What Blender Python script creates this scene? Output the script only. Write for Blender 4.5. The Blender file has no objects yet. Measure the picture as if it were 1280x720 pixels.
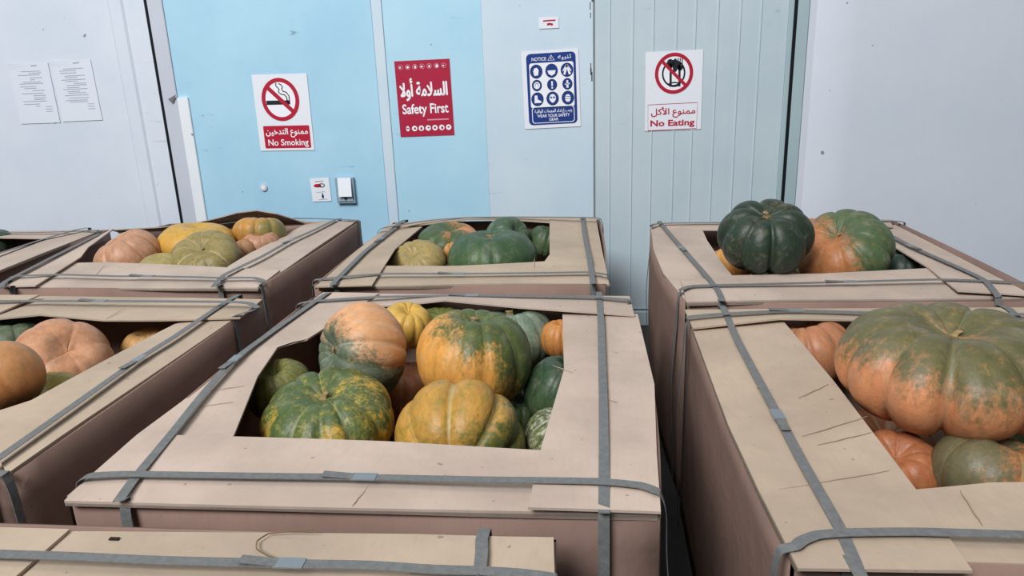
import bpy, math, random
from mathutils import Vector, Matrix

SC = bpy.context.scene
COL = SC.collection
random.seed(7)

# ------------------------------------------------------------------ camera
F_PX = 904.15                      # focal length in pixels of a 1280x720 frame
PITCH, YAW, ROLL = math.radians(16.444), math.radians(6.197), math.radians(-2.095)
TOP = 0.68                         # height of the carton rims
CAM = Vector((0.0, 0.0, TOP + 0.69))
WALL_Y = 3.90
_f = Vector((-math.sin(YAW) * math.cos(PITCH), math.cos(YAW) * math.cos(PITCH), -math.sin(PITCH)))
_r0 = Vector((math.cos(YAW), math.sin(YAW), 0)); _u0 = _r0.cross(_f)
_r = math.cos(ROLL) * _r0 + math.sin(ROLL) * _u0
_u = -math.sin(ROLL) * _r0 + math.cos(ROLL) * _u0
cam = bpy.data.cameras.new('camera'); cam.sensor_width = 36; cam.lens = F_PX / 1280 * 36
cam.clip_start = 0.02
camo = bpy.data.objects.new('camera', cam); COL.objects.link(camo)
M = Matrix((( _r.x, _u.x, -_f.x, CAM.x), (_r.y, _u.y, -_f.y, CAM.y), (_r.z, _u.z, -_f.z, CAM.z), (0, 0, 0, 1)))
camo.matrix_world = M
SC.camera = camo

# ------------------------------------------------------------------ light
w = bpy.data.worlds.new('world'); SC.world = w; w.use_nodes = True
w.node_tree.nodes['Background'].inputs[0].default_value = (0.86, 0.93, 1.0, 1)
w.node_tree.nodes['Background'].inputs[1].default_value = 0.16

def area(name, loc, target, sx, sy, power, col):
    l = bpy.data.lights.new(name, 'AREA'); l.shape = 'RECTANGLE'; l.size = sx; l.size_y = sy
    l.energy = power; l.color = col
    o = bpy.data.objects.new(name, l); COL.objects.link(o); o.location = loc
    o.rotation_euler = (Vector(target) - Vector(loc)).to_track_quat('-Z', 'Y').to_euler()
    return o
area('key_light_high_rear', (-4.2, -6.5, 9.6), (-0.3, 2.8, 0.9), 5.5, 4.0, 1950, (0.97, 0.985, 1.0))     # unseen key light, set high behind the camera so carton interiors stay dark
area('ceiling_light_bank', (-0.8, 1.4, 4.4), (-0.5, 1.9, 0.6), 3.6, 2.4, 60, (1.0, 0.97, 0.94))

SC.view_settings.view_transform = 'Standard'
SC.view_settings.look = 'None'
SC.view_settings.exposure = -0.12
SC.view_settings.gamma = 1.0
SC.view_settings.use_curve_mapping = False

# ------------------------------------------------------------------ helpers
def ray(px, py): return _f + (px - 640) / F_PX * _r - (py - 360) / F_PX * _u
def P(px, py, dz=0.0):
    """point of the horizontal plane dz above the carton rims"""
    d = ray(px, py); return CAM + d * ((TOP + dz - CAM.z) / d.z)
def W(px, py, y=WALL_Y):
    """point of the back wall plane"""
    d = ray(px, py); return CAM + d * (y / d.y)
def lin(c):
    def g(v):
        v = v / 255; return v / 12.92 if v <= 0.04045 else ((v + 0.055) / 1.055) ** 2.4
    return (g(c[0]), g(c[1]), g(c[2]), 1)
def smooth(o):
    o.data.shade_smooth() if hasattr(o.data, 'shade_smooth') else None
    return o
def mesh_obj(name, V, Fc, mat, parent=None, loc=None):
    me = bpy.data.meshes.new(name); me.from_pydata([tuple(v) for v in V], [], Fc); me.update()
    me.materials.append(mat)
    o = bpy.data.objects.new(name, me); COL.objects.link(o)
    if parent is not None: o.parent = parent
    if loc is not None: o.location = loc
    return o
def empty(name, loc=(0, 0, 0)):
    o = bpy.data.objects.new(name, None); COL.objects.link(o); o.location = loc; o.empty_display_size = 0.05
    return o
def tag(o, label, cat, group=None):
    o['label'] = label; o['category'] = cat
    if group: o['group'] = group
    return o
def box_vf(x0, x1, y0, y1, z0, z1):
    V = [(x0, y0, z0), (x1, y0, z0), (x1, y1, z0), (x0, y1, z0), (x0, y0, z1), (x1, y0, z1), (x1, y1, z1), (x0, y1, z1)]
    return V, [(0, 3, 2, 1), (4, 5, 6, 7), (0, 1, 5, 4), (1, 2, 6, 5), (2, 3, 7, 6), (3, 0, 4, 7)]

# ------------------------------------------------------------------ materials
class NT:
    def __init__(s, name):
        s.m = bpy.data.materials.new(name); s.m.use_nodes = True; s.t = s.m.node_tree
        s.b = s.t.nodes['Principled BSDF']
    def n(s, typ, **kw):
        nd = s.t.nodes.new(typ)
        for k, v in kw.items(): setattr(nd, k, v)
        return nd
    def l(s, a, b): s.t.links.new(a, b)
    def noise(s, vec, scale, detail=3, rough=0.55, dist=0.0):
        nd = s.n('ShaderNodeTexNoise'); nd.inputs['Scale'].default_value = scale
        nd.inputs['Detail'].default_value = detail; nd.inputs['Roughness'].default_value = rough
        nd.inputs['Distortion'].default_value = dist
        if vec is not None: s.l(vec, nd.inputs['Vector'])
        return nd.outputs['Fac']
    def ramp(s, fac, a, b, smoothstep=True):
        nd = s.n('ShaderNodeMapRange'); nd.interpolation_type = 'SMOOTHSTEP' if smoothstep else 'LINEAR'
        nd.inputs['From Min'].default_value = a; nd.inputs['From Max'].default_value = b
        s.l(fac, nd.inputs['Value']); return nd.outputs['Result']
    def math(s, op, a, b=None, clamp=False):
        nd = s.n('ShaderNodeMath', operation=op); nd.use_clamp = clamp
        for i, v in enumerate((a, b)):
            if v is None: continue
            if isinstance(v, (int, float)): nd.inputs[i].default_value = v
            else: s.l(v, nd.inputs[i])
        return nd.outputs[0]
    def mix(s, fac, a, b):
        nd = s.n('ShaderNodeMix', data_type='RGBA')
        if isinstance(fac, (int, float)): nd.inputs[0].default_value = fac
        else: s.l(fac, nd.inputs[0])
        for i, v in ((6, a), (7, b)):
            if isinstance(v, tuple): nd.inputs[i].default_value = v
            else: s.l(v, nd.inputs[i])
        return nd.outputs[2]
    def coords(s, scale=(1, 1, 1), which='Object', loc=(0, 0, 0)):
        tc = s.n('ShaderNodeTexCoord'); mp = s.n('ShaderNodeMapping')
        mp.inputs['Scale'].default_value = scale; mp.inputs['Location'].default_value = loc
        s.l(tc.outputs[which], mp.inputs['Vector']); return mp.outputs['Vector']
    def bump(s, h, strength, dist=0.01):
        nd = s.n('ShaderNodeBump'); nd.inputs['Strength'].default_value = strength
        nd.inputs['Distance'].default_value = dist; s.l(h, nd.inputs['Height']); s.l(nd.outputs[0], s.b.inputs['Normal'])
    def set(s, rough=0.6, spec=0.4, metal=0.0):
        s.b.inputs['Roughness'].default_value = rough; s.b.inputs['Specular IOR Level'].default_value = spec
        s.b.inputs['Metallic'].default_value = metal
    def col(s, c):
        if isinstance(c, tuple): s.b.inputs['Base Color'].default_value = c
        else: s.l(c, s.b.inputs['Base Color'])

def flat_mat(name, rgb, rough=0.6, spec=0.3, metal=0.0):
    t = NT(name); t.col(lin(rgb)); t.set(rough, spec, metal); return t.m

def cardboard(name, rgb, dark=0.9, seed=0.0, ribs=True):
    t = NT(name); c = t.coords(loc=(seed, seed * 1.7, 0), which='Object')
    n1 = t.noise(c, 3.2, 4, 0.6); n2 = t.noise(t.coords(scale=(60, 9, 9), loc=(seed, 0, 0)), 3.0, 3)
    base = t.mix(t.ramp(n1, 0.3, 0.7), lin(tuple(v * dark for v in rgb)), lin(rgb))
    base = t.mix(t.math('MULTIPLY', t.ramp(n2, 0.45, 0.75), 0.18), base, lin(tuple(v * 0.86 for v in rgb)))
    sp = t.noise(c, 55, 1, 0.4)
    base = t.mix(t.math('MULTIPLY', t.ramp(sp, 0.765, 0.80), 0.55), base, lin((110, 85, 68)))
    t.col(base); t.set(0.85, 0.15)
    h = t.noise(t.coords(scale=(1, 1, 1)), 9, 3)
    t.bump(h, 0.25, 0.02)
    return t.m
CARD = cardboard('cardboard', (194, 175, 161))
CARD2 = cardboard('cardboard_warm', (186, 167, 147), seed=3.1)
CARD_SHADE = cardboard('cardboard_side_shade', (143, 117, 106), seed=5.3)  # same cardboard as the flaps, darkened: shade of sides and gaps in the colour
CREASE_SHADE = flat_mat('cardboard_crease_shade', (164, 141, 122), 0.9, 0.1)  # shading of the fold lines put into a darker brown
def strap_mat():
    t = NT('strap_grey_plastic'); c = t.coords(scale=(1, 1, 1))
    n = t.noise(c, 90, 2); base = t.mix(n, lin((90, 91, 91)), lin((124, 125, 124)))
    t.col(base); t.set(0.6, 0.25); t.bump(t.noise(c, 260, 1), 0.3, 0.002); return t.m
STRAP = strap_mat()
CLIP = flat_mat('galvanised_clip', (140, 147, 152), 0.45, 0.5, 0.5)
def stem_mat():
    t = NT('pumpkin_stem'); n = t.noise(t.coords(scale=(60, 60, 12)), 1.5, 3)
    t.col(t.mix(n, lin((96, 78, 48)), lin((176, 154, 112)))); t.set(0.8, 0.2); return t.m
STEM = stem_mat()

# pumpkin skin: two rind colours split by a direction plus noise, striations along the ribs, pale grooves
def rind(name, A, B, R, grad=(0, 0, 1), bias=0.0, noise_amp=1.4, sharp=1.6, groove=None, gfac=0.55,
         speck=None, sfac=0.5, sthr=0.52, seed=0.0, nscale=1.7, rough=0.42, wart=0.12, lobes=0.5):
    def tame(q):
        m = 0.3 * q[0] + 0.55 * q[1] + 0.15 * q[2]; return tuple(0.95 * (0.86 * v + 0.14 * m) for v in q)
    A, B = tame(A), tame(B)
    t = NT(name); k = 1.0 / R
    c = t.coords(scale=(k, k, k), loc=(seed, seed * 0.37, seed * 1.3))
    c0 = t.coords(scale=(k, k, k))
    at = t.n('ShaderNodeAttribute', attribute_name='groove').outputs['Fac']
    lo = t.n('ShaderNodeAttribute', attribute_name='lobe').outputs['Fac']
    d = t.n('ShaderNodeVectorMath', operation='DOT_PRODUCT'); t.l(c0, d.inputs[0]); d.inputs[1].default_value = grad
    n1 = t.noise(c, nscale, 6, 0.68, 0.4)
    nf = t.noise(t.coords(scale=(k, k, k * 0.5), loc=(seed * 3, 0, 0)), 16.0, 4, 0.7)
    m = t.math('ADD', d.outputs['Value'], t.math('MULTIPLY', t.math('SUBTRACT', n1, 0.5), noise_amp * 2))
    m = t.math('ADD', m, t.math('MULTIPLY', t.math('SUBTRACT', lo, 0.5), lobes))
    m = t.math('ADD', m, t.math('MULTIPLY', t.math('SUBTRACT', nf, 0.5), 1.3))
    m = t.math('ADD', m, bias)
    m = t.ramp(m, -0.5 / sharp, 0.5 / sharp)
    base = t.mix(m, lin(B), lin(A))
    n2 = t.noise(t.coords(scale=(k, k, k * 0.45), loc=(seed * 2, 0, 0)), 5.0, 5, 0.7)
    base = t.mix(t.math('MULTIPLY', t.ramp(n2, 0.35, 0.7), 0.5), base,
                 t.mix(m, lin(tuple(min(255, v * 1.18 + 8) for v in B)), lin(tuple(v * 0.70 for v in A))))
    if speck is not None:
        n3 = t.noise(t.coords(scale=(k, k, k * 0.4), loc=(0, seed, 0)), 9.0, 7, 0.78, 0.3)
        base = t.mix(t.math('MULTIPLY', t.ramp(n3, sthr - 0.05, sthr + 0.17), sfac), base, lin(speck))
    # dry dusty bloom and corky freckles
    n4 = t.noise(c, 3.1, 5, 0.7, 0.5)
    base = t.mix(t.math('MULTIPLY', t.ramp(n4, 0.5, 0.78), 0.32), base, lin((168, 160, 140)))
    n5 = t.noise(c, 34, 2, 0.5)
    base = t.mix(t.math('MULTIPLY', t.ramp(n5, 0.66, 0.74), 0.45), base, lin((118, 92, 62)))
    if groove is not None:
        g = t.math('MULTIPLY', t.ramp(at, 0.5, 0.98), gfac)
        base = t.mix(g, base, lin(groove))
    t.col(base); t.set(rough, 0.35)
    t.bump(t.noise(c, 11, 5, 0.6), wart, 0.02 * R / 0.15)
    return t.m

def pumpkin_mesh(name, R, H, n, depth, seed, cav=0.35, lump=0.05, nseg=104, nlat=44):
    rnd = random.Random(seed)
    a1, a2, a3, a4 = [rnd.uniform(0, 6.28) for _ in range(4)]
    V = []; G = []; LB = []
    rl = [rnd.random() for _ in range(n + 2)]
    for j in range(nlat + 1):
        ph = math.pi * j / nlat
        for i in range(nseg):
            th = 2 * math.pi * i / nseg
            tw = th + 0.9 / n * (math.sin(2 * th + a1) + 0.6 * math.sin(3 * th + a2))
            s = (tw * n / (2 * math.pi)) % 1.0
            bump = max(0.0, 1 - abs(2 * s - 1) ** 2.3) ** 0.5
            q = math.sin(ph)
            dep = depth * (0.6 + 0.4 * q ** 0.5) * (0.85 + 0.3 * math.sin(th * 2 + a3))
            fac = 1 - dep * (1 - bump)
            fac *= 1 + lump * (math.sin(th + a4) * 0.6 + math.sin(2 * th + a2) * 0.4 + 0.5 * math.sin(3 * ph + a1) * math.sin(th + a3))
            rho = R * (q ** 0.82) * fac
            zz = H * math.cos(ph) * (0.55 + 0.45 * fac) if True else 0
            e = math.exp(-(rho / (0.34 * R)) ** 2)
            zz *= 1 - cav * e * (1.0 if ph < math.pi / 2 else 0.8)
            V.append((rho * math.cos(th), rho * math.sin(th), zz)); G.append(1 - bump if j not in (0, nlat) else 0.0)
            LB.append(rl[int(tw * n / (2 * math.pi)) % n])
    Fc = []
    for j in range(nlat):
        for i in range(nseg):
            i2 = (i + 1) % nseg
            Fc.append((j * nseg + i, (j + 1) * nseg + i, (j + 1) * nseg + i2, j * nseg + i2))
    me = bpy.data.meshes.new(name); me.from_pydata(V, [], Fc)
    at = me.attributes.new('groove', 'FLOAT', 'POINT'); at.data.foreach_set('value', G)
    at = me.attributes.new('lobe', 'FLOAT', 'POINT'); at.data.foreach_set('value', LB)
    me.polygons.foreach_set('use_smooth', [True] * len(Fc)); me.update()
    return me

def stem_mesh(r, h, bend, seed):
    rnd = random.Random(seed); V = []; Fc = []; ns = 15; nl = 7
    for j in range(nl):
        t = j / (nl - 1); rr = r * (1.55 - 0.85 * min(1, t * 1.7)) if t < 0.6 else r * (0.7 + 0.25 * (t - 0.6))
        for i in range(ns):
            th = 2 * math.pi * i / ns; k = 1 + 0.22 * math.cos(5 * th)
            V.append((rr * k * math.cos(th) + bend * t * t, rr * k * math.sin(th), h * t))
    V.append((bend, 0, h * 0.97))
    for j in range(nl - 1):
        for i in range(ns):
            i2 = (i + 1) % ns; Fc.append((j * ns + i, j * ns + i2, (j + 1) * ns + i2, (j + 1) * ns + i))
    for i in range(ns): Fc.append(((nl - 1) * ns + i, (nl - 1) * ns + (i + 1) % ns, len(V) - 1))
    return V, Fc

_seed = [11]
def pumpkin(cx, cy, wpx, dz, aspect, axis, label, A, B, n=10, depth=0.16, stem=1.0, spin=None, group=None, **kw):
    """cx, cy, wpx: where it shows; dz: centre height over the rims; axis: stem direction"""
    _seed[0] += 1; sd = _seed[0]
    pos = P(cx, cy, dz); zc = (pos - CAM).dot(_f); R = wpx / 2 / F_PX * zc
    H = R * aspect
    lump = kw.pop('lump', 0.05); cav = kw.pop('cav', 0.35)
    name = 'pumpkin'
    q = Vector(axis).normalized().to_track_quat('Z', 'Y')
    m = q.to_matrix().to_4x4() @ Matrix.Rotation(spin if spin is not None else sd * 1.1, 4, 'Z')
    if 'ripe' in kw: kw['grad'] = tuple(m.to_3x3().inverted() @ Vector(kw.pop('ripe')))      # direction of the first rind colour as the fruit lies now
    me = pumpkin_mesh(name, R, H, n, depth, sd, cav, lump)
    me.materials.append(rind('rind', A, B, R, seed=sd * 1.37, **kw))
    o = bpy.data.objects.new(name, me); COL.objects.link(o)
    o.matrix_world = Matrix.Translation(pos) @ m
    tag(o, label, 'pumpkin', group)
    if stem:
        zt = H * (1 - cav) * 0.97
        V, Fc = stem_mesh(0.085 * R * min(stem, 1.3), 0.2 * R * stem, 0.05 * R, sd)
        s = mesh_obj('stem', V, Fc, STEM, o, (0, 0, zt - 0.02 * R)); s.data.polygons.foreach_set('use_smooth', [True] * len(Fc))
    return o

# ------------------------------------------------------------------ cartons
def grid_part(name, A, B, nu, nv, mat, parent, th=0.005, zfun=None, lip=0.0):
    """sheet between two matched polylines (world points), with thickness"""
    ua, ub = [], []
    for i in range(len(A) - 1):
        for k in range(nu):
            t = k / nu; ua.append(A[i].lerp(A[i + 1], t)); ub.append(B[i].lerp(B[i + 1], t))
    ua.append(A[-1]); ub.append(B[-1]); n = len(ua)
    T = []
    for i in range(n):
        if lip: T.append(ua[i] - Vector((0, 0, lip)))          # folded edge running down onto the side panel
        for j in range(nv + 1):
            p = ua[i].lerp(ub[i], j / nv)
            if zfun: p = p + Vector((0, 0, zfun(i / (n - 1), j / nv)))
            T.append(p)
    if lip: nv += 1
    m = nv + 1; V = T + [p - Vector((0, 0, th)) for p in T]; N = len(T); Fc = []
    flip = ((ua[1] - ua[0]).cross(ub[0] - ua[0])).z < 0
    def q(a, b, c, d): Fc.append((a, b, c, d) if not flip else (d, c, b, a))
    for i in range(n - 1):
        for j in range(nv):
            a, b, c, d = i * m + j, (i + 1) * m + j, (i + 1) * m + j + 1, i * m + j + 1
            q(a, b, c, d); q(N + d, N + c, N + b, N + a)
    for i in range(n - 1):
        a, b = i * m, (i + 1) * m; q(b, a, N + a, N + b)
        a, b = i * m + nv, (i + 1) * m + nv; q(a, b, N + b, N + a)
    for j in range(nv):
        a, b = j, j + 1; q(a, b, N + b, N + a)
        a, b = (n - 1) * m + j, (n - 1) * m + j + 1; q(b, a, N + a, N + b)
    inv = parent.matrix_world.inverted() if parent is not None else Matrix()
    o = mesh_obj(name, [inv @ v for v in V], Fc, mat, parent)
    return o

def carton(label, x0, x1, y0, y1, mat, bulge=(0.02, 0.02, 0.02, 0.02), top=TOP):
    """open carton: bottom panel and four side panels with a little bulge (left, right, front, back)"""
    root = empty('pumpkin_carton', ((x0 + x1) / 2, (y0 + y1) / 2, 0)); tag(root, label, 'carton', 'cardboard cartons full of pumpkins')
    root.matrix_world = Matrix.Translation(root.location)
    root['ext'] = (x0, x1, y0, y1)
    th = 0.006
    def side(a, b, nrm, bl):
        nu, nv = 14, 10; V = []; Fc = []
        a, b, nrm = Vector(a), Vector(b), Vector(nrm)
        for lay in (0, 1):
            for i in range(nu + 1):
                for j in range(nv + 1):
                    u, v = i / nu, j / nv
                    k = bl * math.sin(math.pi * u) ** 0.8 * (0.35 + 0.65 * math.sin(math.pi * min(1, v * 0.62 + 0.1)))
                    if nrm.x == 0: k = bl * math.sin(math.pi * u) ** 0.8 * math.sin(math.pi * v)      # front and back stay straight along the fold
                    p = a.lerp(b, u) + Vector((0, 0, top * v - (0.002 if v == 1 else 0))) + nrm * (k - lay * th)
                    V.append(p - root.location)
        m = nv + 1; N = (nu + 1) * m
        for i in range(nu):
            for j in range(nv):
                q = (i * m + j, (i + 1) * m + j, (i + 1) * m + j + 1, i * m + j + 1)
                Fc.append(q); Fc.append(tuple(N + k for k in reversed(q)))
        for i in range(nu):
            for j in (0, nv):
                q = (i * m + j, (i + 1) * m + j, N + (i + 1) * m + j, N + i * m + j); Fc.append(q if j else q[::-1])
        for j in range(nv):
            for i in (0, nu):
                q = (i * m + j, i * m + j + 1, N + i * m + j + 1, N + i * m + j); Fc.append(q if i == 0 else q[::-1])
        o = mesh_obj('side_panel', V, Fc, CARD_SHADE, root); o.data.polygons.foreach_set('use_smooth', [True] * len(Fc)); return o
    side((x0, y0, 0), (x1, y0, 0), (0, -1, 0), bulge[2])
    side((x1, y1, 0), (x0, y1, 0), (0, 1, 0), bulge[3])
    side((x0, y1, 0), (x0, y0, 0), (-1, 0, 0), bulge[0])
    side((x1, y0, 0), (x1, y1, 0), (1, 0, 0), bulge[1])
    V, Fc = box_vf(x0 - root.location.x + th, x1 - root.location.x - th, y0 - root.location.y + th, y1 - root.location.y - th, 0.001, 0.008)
    mesh_obj('bottom_panel', V, Fc, CARD_SHADE, root)
    return root

def pts(L):
    out = []
    for p in L:
        if isinstance(p, Vector): out.append(p)
        else: out.append(P(p[0], p[1], p[2] if len(p) > 2 else 0.0))
    return out
def flap(root, outer, inner, mat, wob=0.003, seed=0, nu=6, nv=6):
    ph = seed * 1.9
    return grid_part('flap', pts(outer), pts(inner), nu, nv, mat, root, 0.005,
                     lambda u, v: wob * math.sin(5 * u + ph) * math.sin(2.4 * v + ph * 0.7), 0.007)
def crease_shade(root, a, b, dz=0.0, wid=0.0022):  # thin strip that carries a fold's shading as darker colour
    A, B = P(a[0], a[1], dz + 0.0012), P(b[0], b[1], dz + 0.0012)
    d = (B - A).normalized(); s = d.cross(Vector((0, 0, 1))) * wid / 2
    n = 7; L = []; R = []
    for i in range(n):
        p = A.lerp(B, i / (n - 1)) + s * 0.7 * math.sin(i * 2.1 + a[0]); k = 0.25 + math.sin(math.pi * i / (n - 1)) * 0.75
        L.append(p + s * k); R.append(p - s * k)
    return grid_part('crease_shade', L, R, 1, 1, CREASE_SHADE, root, 0.0008)

def ribbon(name, C, side, wid, th, mat, parent):
    """flat strap through points C; side: constant width direction"""
    # smooth resample
    Q = []
    n = len(C)
    for i in range(n - 1):
        p0, p1, p2, p3 = C[max(i - 1, 0)], C[i], C[i + 1], C[min(i + 2, n - 1)]
        for k in range(5):
            t = k / 5
            c = p1.lerp(p2, t); cr = 0.5 * ((2 * p1) + (p2 - p0) * t + (2 * p0 - 5 * p1 + 4 * p2 - p3) * t * t + (3 * p1 - p0 - 3 * p2 + p3) * t ** 3)
            Q.append(c.lerp(cr, 0.55))
    Q.append(C[-1])
    V = []; Fc = []
    inv = parent.matrix_world.inverted()
    for i, p in enumerate(Q):
        d = (Q[min(i + 1, len(Q) - 1)] - Q[max(i - 1, 0)]).normalized()
        s = (side - d * side.dot(d)).normalized(); nn = s.cross(d).normalized()
        for a, b in ((-1, 0), (1, 0), (1, 1), (-1, 1)):
            V.append(inv @ (p + s * a * wid / 2 + nn * b * th))
    for i in range(len(Q) - 1):
        for k in range(4):
            k2 = (k + 1) % 4; Fc.append((i * 4 + k, i * 4 + k2, (i + 1) * 4 + k2, (i + 1) * 4 + k))
    Fc.append((0, 1, 2, 3)[::-1]); L = (len(Q) - 1) * 4; Fc.append((L, L + 1, L + 2, L + 3))
    return mesh_obj(name, V, Fc, mat, parent)

def strap(root, path, drop=('', ''), wid=0.019, clip=None, lift=0.010):
    """path of image points over the top; drop: which side each end runs down; clip: index of the path point with the clip"""
    x0, x1, y0, y1 = root['ext']
    C = [P(p[0], p[1], (p[2] if len(p) > 2 else lift)) for p in path]
    d = (C[-1] - C[0]); d.z = 0; d.normalize(); sd = Vector((-d.y, d.x, 0))
    if d.cross(sd).z < 0: sd = -sd
    def tail(e, which):
        o = 0.026
        if which == 'front': q = Vector((e.x, y0 - 0.004, 0)); nn = Vector((0, -1, 0))
        elif which == 'back': q = Vector((e.x, y1 + 0.004, 0)); nn = Vector((0, 1, 0))
        elif which == 'left': q = Vector((x0 - 0.004, e.y, 0)); nn = Vector((-1, 0, 0))
        else: q = Vector((x1 + 0.004, e.y, 0)); nn = Vector((1, 0, 0))
        T = Vector((0, 0, 1))
        return [q + nn * 0.003 + T * (TOP + 0.010), q + nn * 0.008 + T * (TOP - 0.006), q + nn * 0.011 + T * (TOP - 0.03), q + nn * 0.013 + T * (TOP - 0.10), q + nn * o + T * (TOP - 0.3), q + nn * 0.01 + T * 0.02]
    full = list(C)
    if drop[0]: full = tail(C[0], drop[0])[::-1] + full
    if drop[1]: full = full + tail(C[-1], drop[1])
    s = ribbon('strap', full, sd, wid, 0.0014, STRAP, root)
    if clip is not None:
        c = C[clip]; a = C[clip - 1] if clip else C[1]; b = C[clip + 1] if clip + 1 < len(C) else C[clip - 1]
        dd = (b - a).normalized() if clip else (C[1] - C[0]).normalized()
        K = [c - dd * 0.022 + Vector((0, 0, 0.0012)), c - dd * 0.005 + Vector((0, 0, .0015)), c + dd * 0.022 + Vector((0, 0, 0.0012))]
        k = ribbon('clip', K, sd, wid * 1.18, 0.0022, CLIP, root)
        k.parent = s
        # loose overlapping tail of the strap beside the clip
        K = [c - dd * 0.075 + Vector((0, 0, 0.005)) + sd * 0.0015, c - dd * 0.045 + Vector((0, 0, 0.003)) + sd * 0.001, c - dd * 0.018 + Vector((0, 0, 0.0012))]
        k = ribbon('strap_tail', K, sd, wid * 0.95, 0.0014, STRAP, root); k.parent = s
    return s

# ------------------------------------------------------------------ setting: floor, back wall
def struct(o): o['kind'] = 'structure'; return o
def floor_mat():
    t = NT('concrete_floor'); c = t.coords()
    t.col(t.mix(t.noise(c, 2.5, 6, 0.65), lin((38, 37, 37)), lin((66, 64, 63)))); t.set(0.7, 0.3); t.bump(t.noise(c, 40, 3), 0.2, 0.004); return t.m
V, Fc = box_vf(-5.5, 4.5, -3.0, WALL_Y + 0.02, -0.05, 0.0)
struct(mesh_obj('floor', V, Fc, floor_mat()))

def panel_mat(name, rgb, rgb2, rough=0.45, scuff=0.5, spec=0.4, seed=0.0, wav=0.12):
    t = NT(name); c = t.coords(loc=(seed, 0, seed))
    n = t.noise(c, 1.6, 4, 0.6)
    base = t.mix(t.ramp(n, 0.3, 0.7), lin(rgb), lin(rgb2))
    m1 = t.noise(t.coords(scale=(2.2, 1, 14), loc=(seed, 0, 0)), 2.4, 5, 0.7, 0.3)          # short sideways scuffs
    m2 = t.noise(t.coords(scale=(1, 1, 1), loc=(0, 0, seed)), 2.0, 2)
    sc = t.math('MULTIPLY', t.math('MULTIPLY', t.ramp(m1, 0.62, 0.72), t.ramp(m2, 0.47, 0.6)), scuff)
    base = t.mix(sc, base, lin(tuple(v * 0.62 for v in rgb)))
    sp = t.noise(c, 22, 1, 0.4)
    base = t.mix(t.math('MULTIPLY', t.ramp(sp, 0.775, 0.81), 0.75), base, lin((90, 98, 108)))
    t.col(base); t.set(rough, spec)
    w1 = t.noise(t.coords(scale=(26, 1, 0.5), loc=(seed, 0, 0)), 1.0, 2)
    w2 = t.noise(t.coords(scale=(1.0, 1, 1.0)), 3.0, 2)
    t.bump(t.math('ADD', t.math('MULTIPLY', w1, 0.35), w2), wav, 0.02)
    return t.m
BLUE = panel_mat('blue_film', (158, 202, 226), (172, 212, 232), 0.5, 0.8, 0.35, 1.0)
BLUE2 = panel_mat('light_blue_film', (166, 208, 230), (178, 216, 233), 0.5, 0.6, 0.35, 2.0)
PALE = panel_mat('pale_panel', (192, 212, 226), (203, 219, 230), 0.45, 0.5, 0.4, 3.0)
RIBBED = panel_mat('ribbed_panel', (182, 199, 207), (193, 207, 215), 0.38, 0.3, 0.45, 4.0)
WHITE_L = panel_mat('white_panel_matt', (204, 214, 226), (214, 222, 232), 0.5, 0.3, 0.4, 5.0)
WHITE_R = panel_mat('white_panel_gloss', (206, 214, 225), (213, 219, 229), 0.26, 0.12, 0.8, 6.0, 0.10)
TRIM = panel_mat('grey_trim', (190, 196, 208), (200, 206, 216), 0.4, 0.2, 0.4, 7.0)
TRIMW = panel_mat('white_trim', (226, 232, 238), (232, 238, 242), 0.4, 0.2, 0.4, 8.0)
GREENG = panel_mat('grey_green_trim', (158, 180, 186), (168, 188, 194), 0.4, 0.2, 0.4, 9.0)
BLACK = flat_mat('black_gap', (14, 20, 24), 0.7, 0.2)
ZT, ZB = 3.4, 0.0
wall = struct(empty('wall_back', (0, WALL_Y, 0)))
wall.matrix_world = Matrix.Translation(wall.location)
def wx(px, py=130): return W(px, py).x
def wbox(name, xa, xb, yfront, mat, z0=0.085, z1=ZT, yb=0.06, parent=wall, bev=0.003):
    """panel whose face stands yfront in front of the wall plane, chamfered at its vertical edges"""
    V = []; Fc = []
    prof = [(xa, yb), (xa, -yfront + bev), (xa + bev, -yfront), (xb - bev, -yfront), (xb, -yfront + bev), (xb, yb)]
    for z in (z0, z1):
        for x, y in prof: V.append((x, y, z))
    n = len(prof)
    for i in range(n):
        j = (i + 1) % n; Fc.append((i, j, n + j, n + i))
    Fc.append(tuple(range(n))[::-1]); Fc.append(tuple(range(n, 2 * n)))
    return mesh_obj(name, V, Fc, mat, parent)
def ribbed(name, prof, mat, z0=0.085, z1=ZT):
    V = []; Fc = []
    xa, xb = prof[0][0], prof[-1][0]
    pr = [(xa, 0.06)] + [(x, -y) for x, y in prof] + [(xb, 0.06)]
    for z in (z0, z1):
        for x, y in pr: V.append((x, y, z))
    n = len(pr)
    for i in range(n):
        j = (i + 1) % n; Fc.append((i, j, n + j, n + i))
    Fc.append(tuple(range(n))[::-1]); Fc.append(tuple(range(n, 2 * n)))
    return mesh_obj(name, V, Fc, mat, wall)
# backing seen in the dark gaps
V, Fc = box_vf(-5.5, 4.5, 0.05, 0.12, 0.0, ZT); mesh_obj('backing', V, Fc, BLACK, wall)
xg = wx(202.5)                                      # left gap
x_ = wx(178)
ribbed('wall_panel', [(-5.5, 0.0), (x_ - 0.10, 0.0), (x_ - 0.085, 0.008), (x_ - 0.02, 0.010), (x_ - 0.008, 0.0), (xg - 0.008, 0.0)], WHITE_L)
wbox('gap_dark_strip', xg - 0.009, xg + 0.011, -0.004, BLACK, bev=0.0005)  # added black strip keeps the gap dark where panel edges would catch light
xa = wx(223); wbox('trim_strip', xg + 0.010, xa, 0.004, TRIM)
xb = wx(237)
wbox('trim_strip', xa + 0.001, xb, 0.012, TRIMW, 0.085, W(222, 122).z)
wbox('wall_panel', xa + 0.002, wx(474), 0.0, BLUE)
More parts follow.
